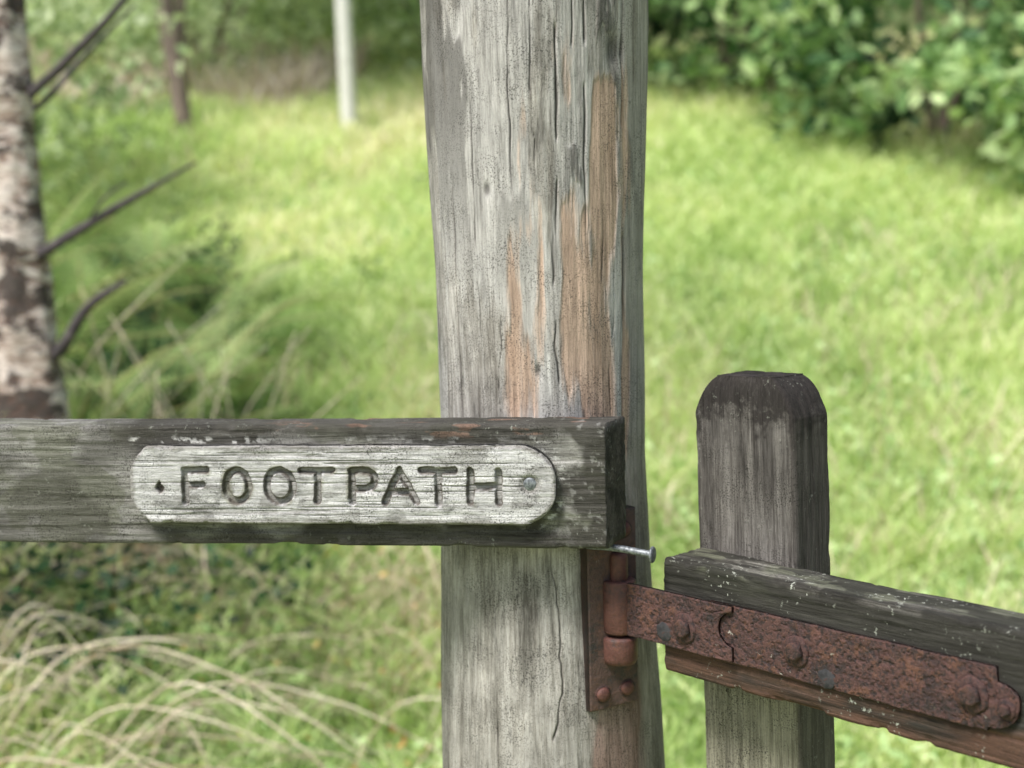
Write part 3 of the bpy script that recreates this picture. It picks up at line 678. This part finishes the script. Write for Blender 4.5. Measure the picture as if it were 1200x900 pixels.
# ------------------------------------------------------------------ gate
GA=R(-48.25)
GZ=1.065
gate=empty("wooden_gate",(.141,1.39,0),GA,label="weathered wooden gate with long rusty strap hinge",category="gate")
def gd(S,a,b): return np.clip(.75+.5*ss(.5,.7,fbm(S*12,b*25,a*20,81,3))-.8*ss(.048,.054,b)*ss(.45,.6,fbm(S*30,a*60,1,82,4)),0,1)
def gr(S,a,b): return np.clip(ss(-.012,-.034,b)*(.75+.6*(fbm(S*20,b*50,0,83,4)-.5)*2),0,1)
def gg(S,a,b): return ss(.45,.6,fbm(S*14,a*30,b*30,86,4))*ss(.01,.05,b)
gateM=wood("gate_rail_wood","x",(.026,.024,.020),(.070,.066,.057),(.18,.175,.155),masks=[('gg',(.14,.15,.10),.5,.5),('drk',(.027,.026,.022),.85,1.0),('rst',(.125,.066,.045),.75,.8),('endg',(.05,.043,.037),.6,0)],speck=.6,fine=400,broad=90,lich=.85,off=8.0,flake=(.6,1.4))
timber("gate_rail",0,.95,.111,.060,.005,M=260,N=900,seed=12,amp=1.2,attrf={'drk':gd,'rst':gr,'gg':gg},mat=gateM,parent=gate,loc=(0,0,GZ))
SW=.120
def wf(S):
    q=np.clip((S-1.255)/.037,0,1);return 1-.33*q**1.3-.09*q**8,1-.12*q**4
def sdk(S,a,b):
    f1=fbm(b*110,S*110,a*110,91,5);f2=fbm(b*300,S*300,a*200,95,3)
    return np.clip(ss(1.235,1.290,S+.06*(f1-.5)+.03*(f2-.5)+.5*(np.abs(b)-.045)*(np.abs(b)>.045))*1.05+.35*ss(.95,1.27,S)+.35*ss(.5,.7,fbm(b*40,S*5,a*40,93,4)),0,1)
def srt(S,a,b): return ss(.0545,.0575,b)
def slo(S,a,b): return 1-ss(.94,1.06,S)
stM=wood("stile_wood","z",(.060,.053,.048),(.165,.153,.14),(.285,.27,.25),masks=[('lo',(.33,.315,.23),.65,.5),('rs',(.060,.053,.047),.75,.3),('drk',(.026,.022,.021),.93,0),('endg',(.024,.02,.02),.95,0)],speck=1.0,fine=450,broad=120,off=11.0,lich=.25)
st=timber("gate_stile",.12,1.293,SW,.055,.004,axis='z',M=260,N=900,seed=17,amp=.8,chipa=.4,attrf={'drk':sdk,'rs':srt,'lo':slo},widthf=wf,mat=stM,parent=gate,loc=(.080,.0615,0))
st.rotation_euler=(0,-.027,0)
def strap(name,x0,x1,zc,thk,y,mat,endf,seed):
    N=int((x1-x0)/.0008);us=np.linspace(x0,x1,N)
    hT,hB=endf(us)
    hT=hT+.0014*(fbm(us*60,1,0,seed,4)-.5);hB=hB+.0018*(fbm(us*50,5,0,seed,4)-.5)
    return plate(name,us,zc+hT,zc-hB,100,thk,.0014,disp=lambda U,Z,e:.0012*(fbm(U*70,Z*70,0,seed,5)-.5)-.0009*ss(.56,.68,fbm(U*260,Z*260,0,seed+2,3)),mat=mat,parent=gate,loc=(0,y,0))
HS=.0262
def eA(u): return np.full(len(u),HS),np.full(len(u),HS)
def eB(u):
    d=np.clip((u-(.372-.020))/.020,0,1);r=np.sqrt(np.clip(1-d*d,0,1))
    t=np.where(u>.352,.002+.012*r,HS);b=np.where(u>.345,.004+.020*np.sqrt(np.clip(1-np.clip((u-.345)/.027,0,1)**2,0,1)),HS+.001)
    return t,b
strap("hinge_strap",.060,.372,GZ-.0005,.0045,-.001,rustM,eB,6)
sA=strap("hinge_strap",-.052,.090,GZ+.0,.0045,-.0055,rustM,eA,8)
me=sA.data;cof=np.empty(len(me.vertices)*3,np.float32);me.vertices.foreach_get("co",cof);cof=cof.reshape(-1,3)
zc=(cof[:,2]-GZ)/HS
k=np.clip((cof[:,0]-.050)/.040,0,1)
cof[:,0]-=k*.016*np.sqrt(np.clip(1-((zc-.15)/.62)**2,0,1))
me.vertices.foreach_set("co",cof.ravel());me.update()
ca,sa=math.cos(-GA),math.sin(-GA)
wx=hx+(lx*math.cos(R(ha))-ly*math.sin(R(ha)));wy=hy+(lx*math.sin(R(ha))+ly*math.cos(R(ha)))
gx,gy=(wx-.141)*ca-(wy-1.39)*sa,(wx-.141)*sa+(wy-1.39)*ca
lathe("hinge_eye",[(.0092,-.0262),(.0158,-.0262),(.0166,-.0245),(.0168,0),(.0166,.0245),(.0158,.0262),(.0092,.0262)],44,rust2,gate,(gx,gy,GZ),axis='z',bump=.03,seed=8)
def bolt(x,z,y,r=.0085):
    lathe("bolt_washer",[(r*1.5,-.001),(r*1.5,.0012),(r*1.35,.0024),(r*.8,.0026)],32,rustM,gate,(x,y,z),bump=.3,seed=int(x*999)%97)
    lathe("bolt",[(r,.001),(r,.004),(r*.9,.0058),(r*.7,.0066),(r*.35,.0058),(r*.1,.0062)],24,rustB,gate,(x,y-.001,z),bump=.3,seed=int(x*777)%91,squash=hexs)
bolt(.034,GZ-.004,-.0098,.0095);bolt(.160,GZ-.001,-.0052,.0095);bolt(.332,GZ-.001,-.0052,.0100);bolt(.362,GZ-.006,-.0052,.0055)
for (x,z,y) in [(.008,GZ-.013,-.0092),(.192,GZ-.019,-.0046)]:
    lathe("washer",[(.0095,-.001),(.0102,.0004),(.0090,.001),(.003,.0012)],7,darkM,gate,(x,y,z),bump=.6,seed=3)
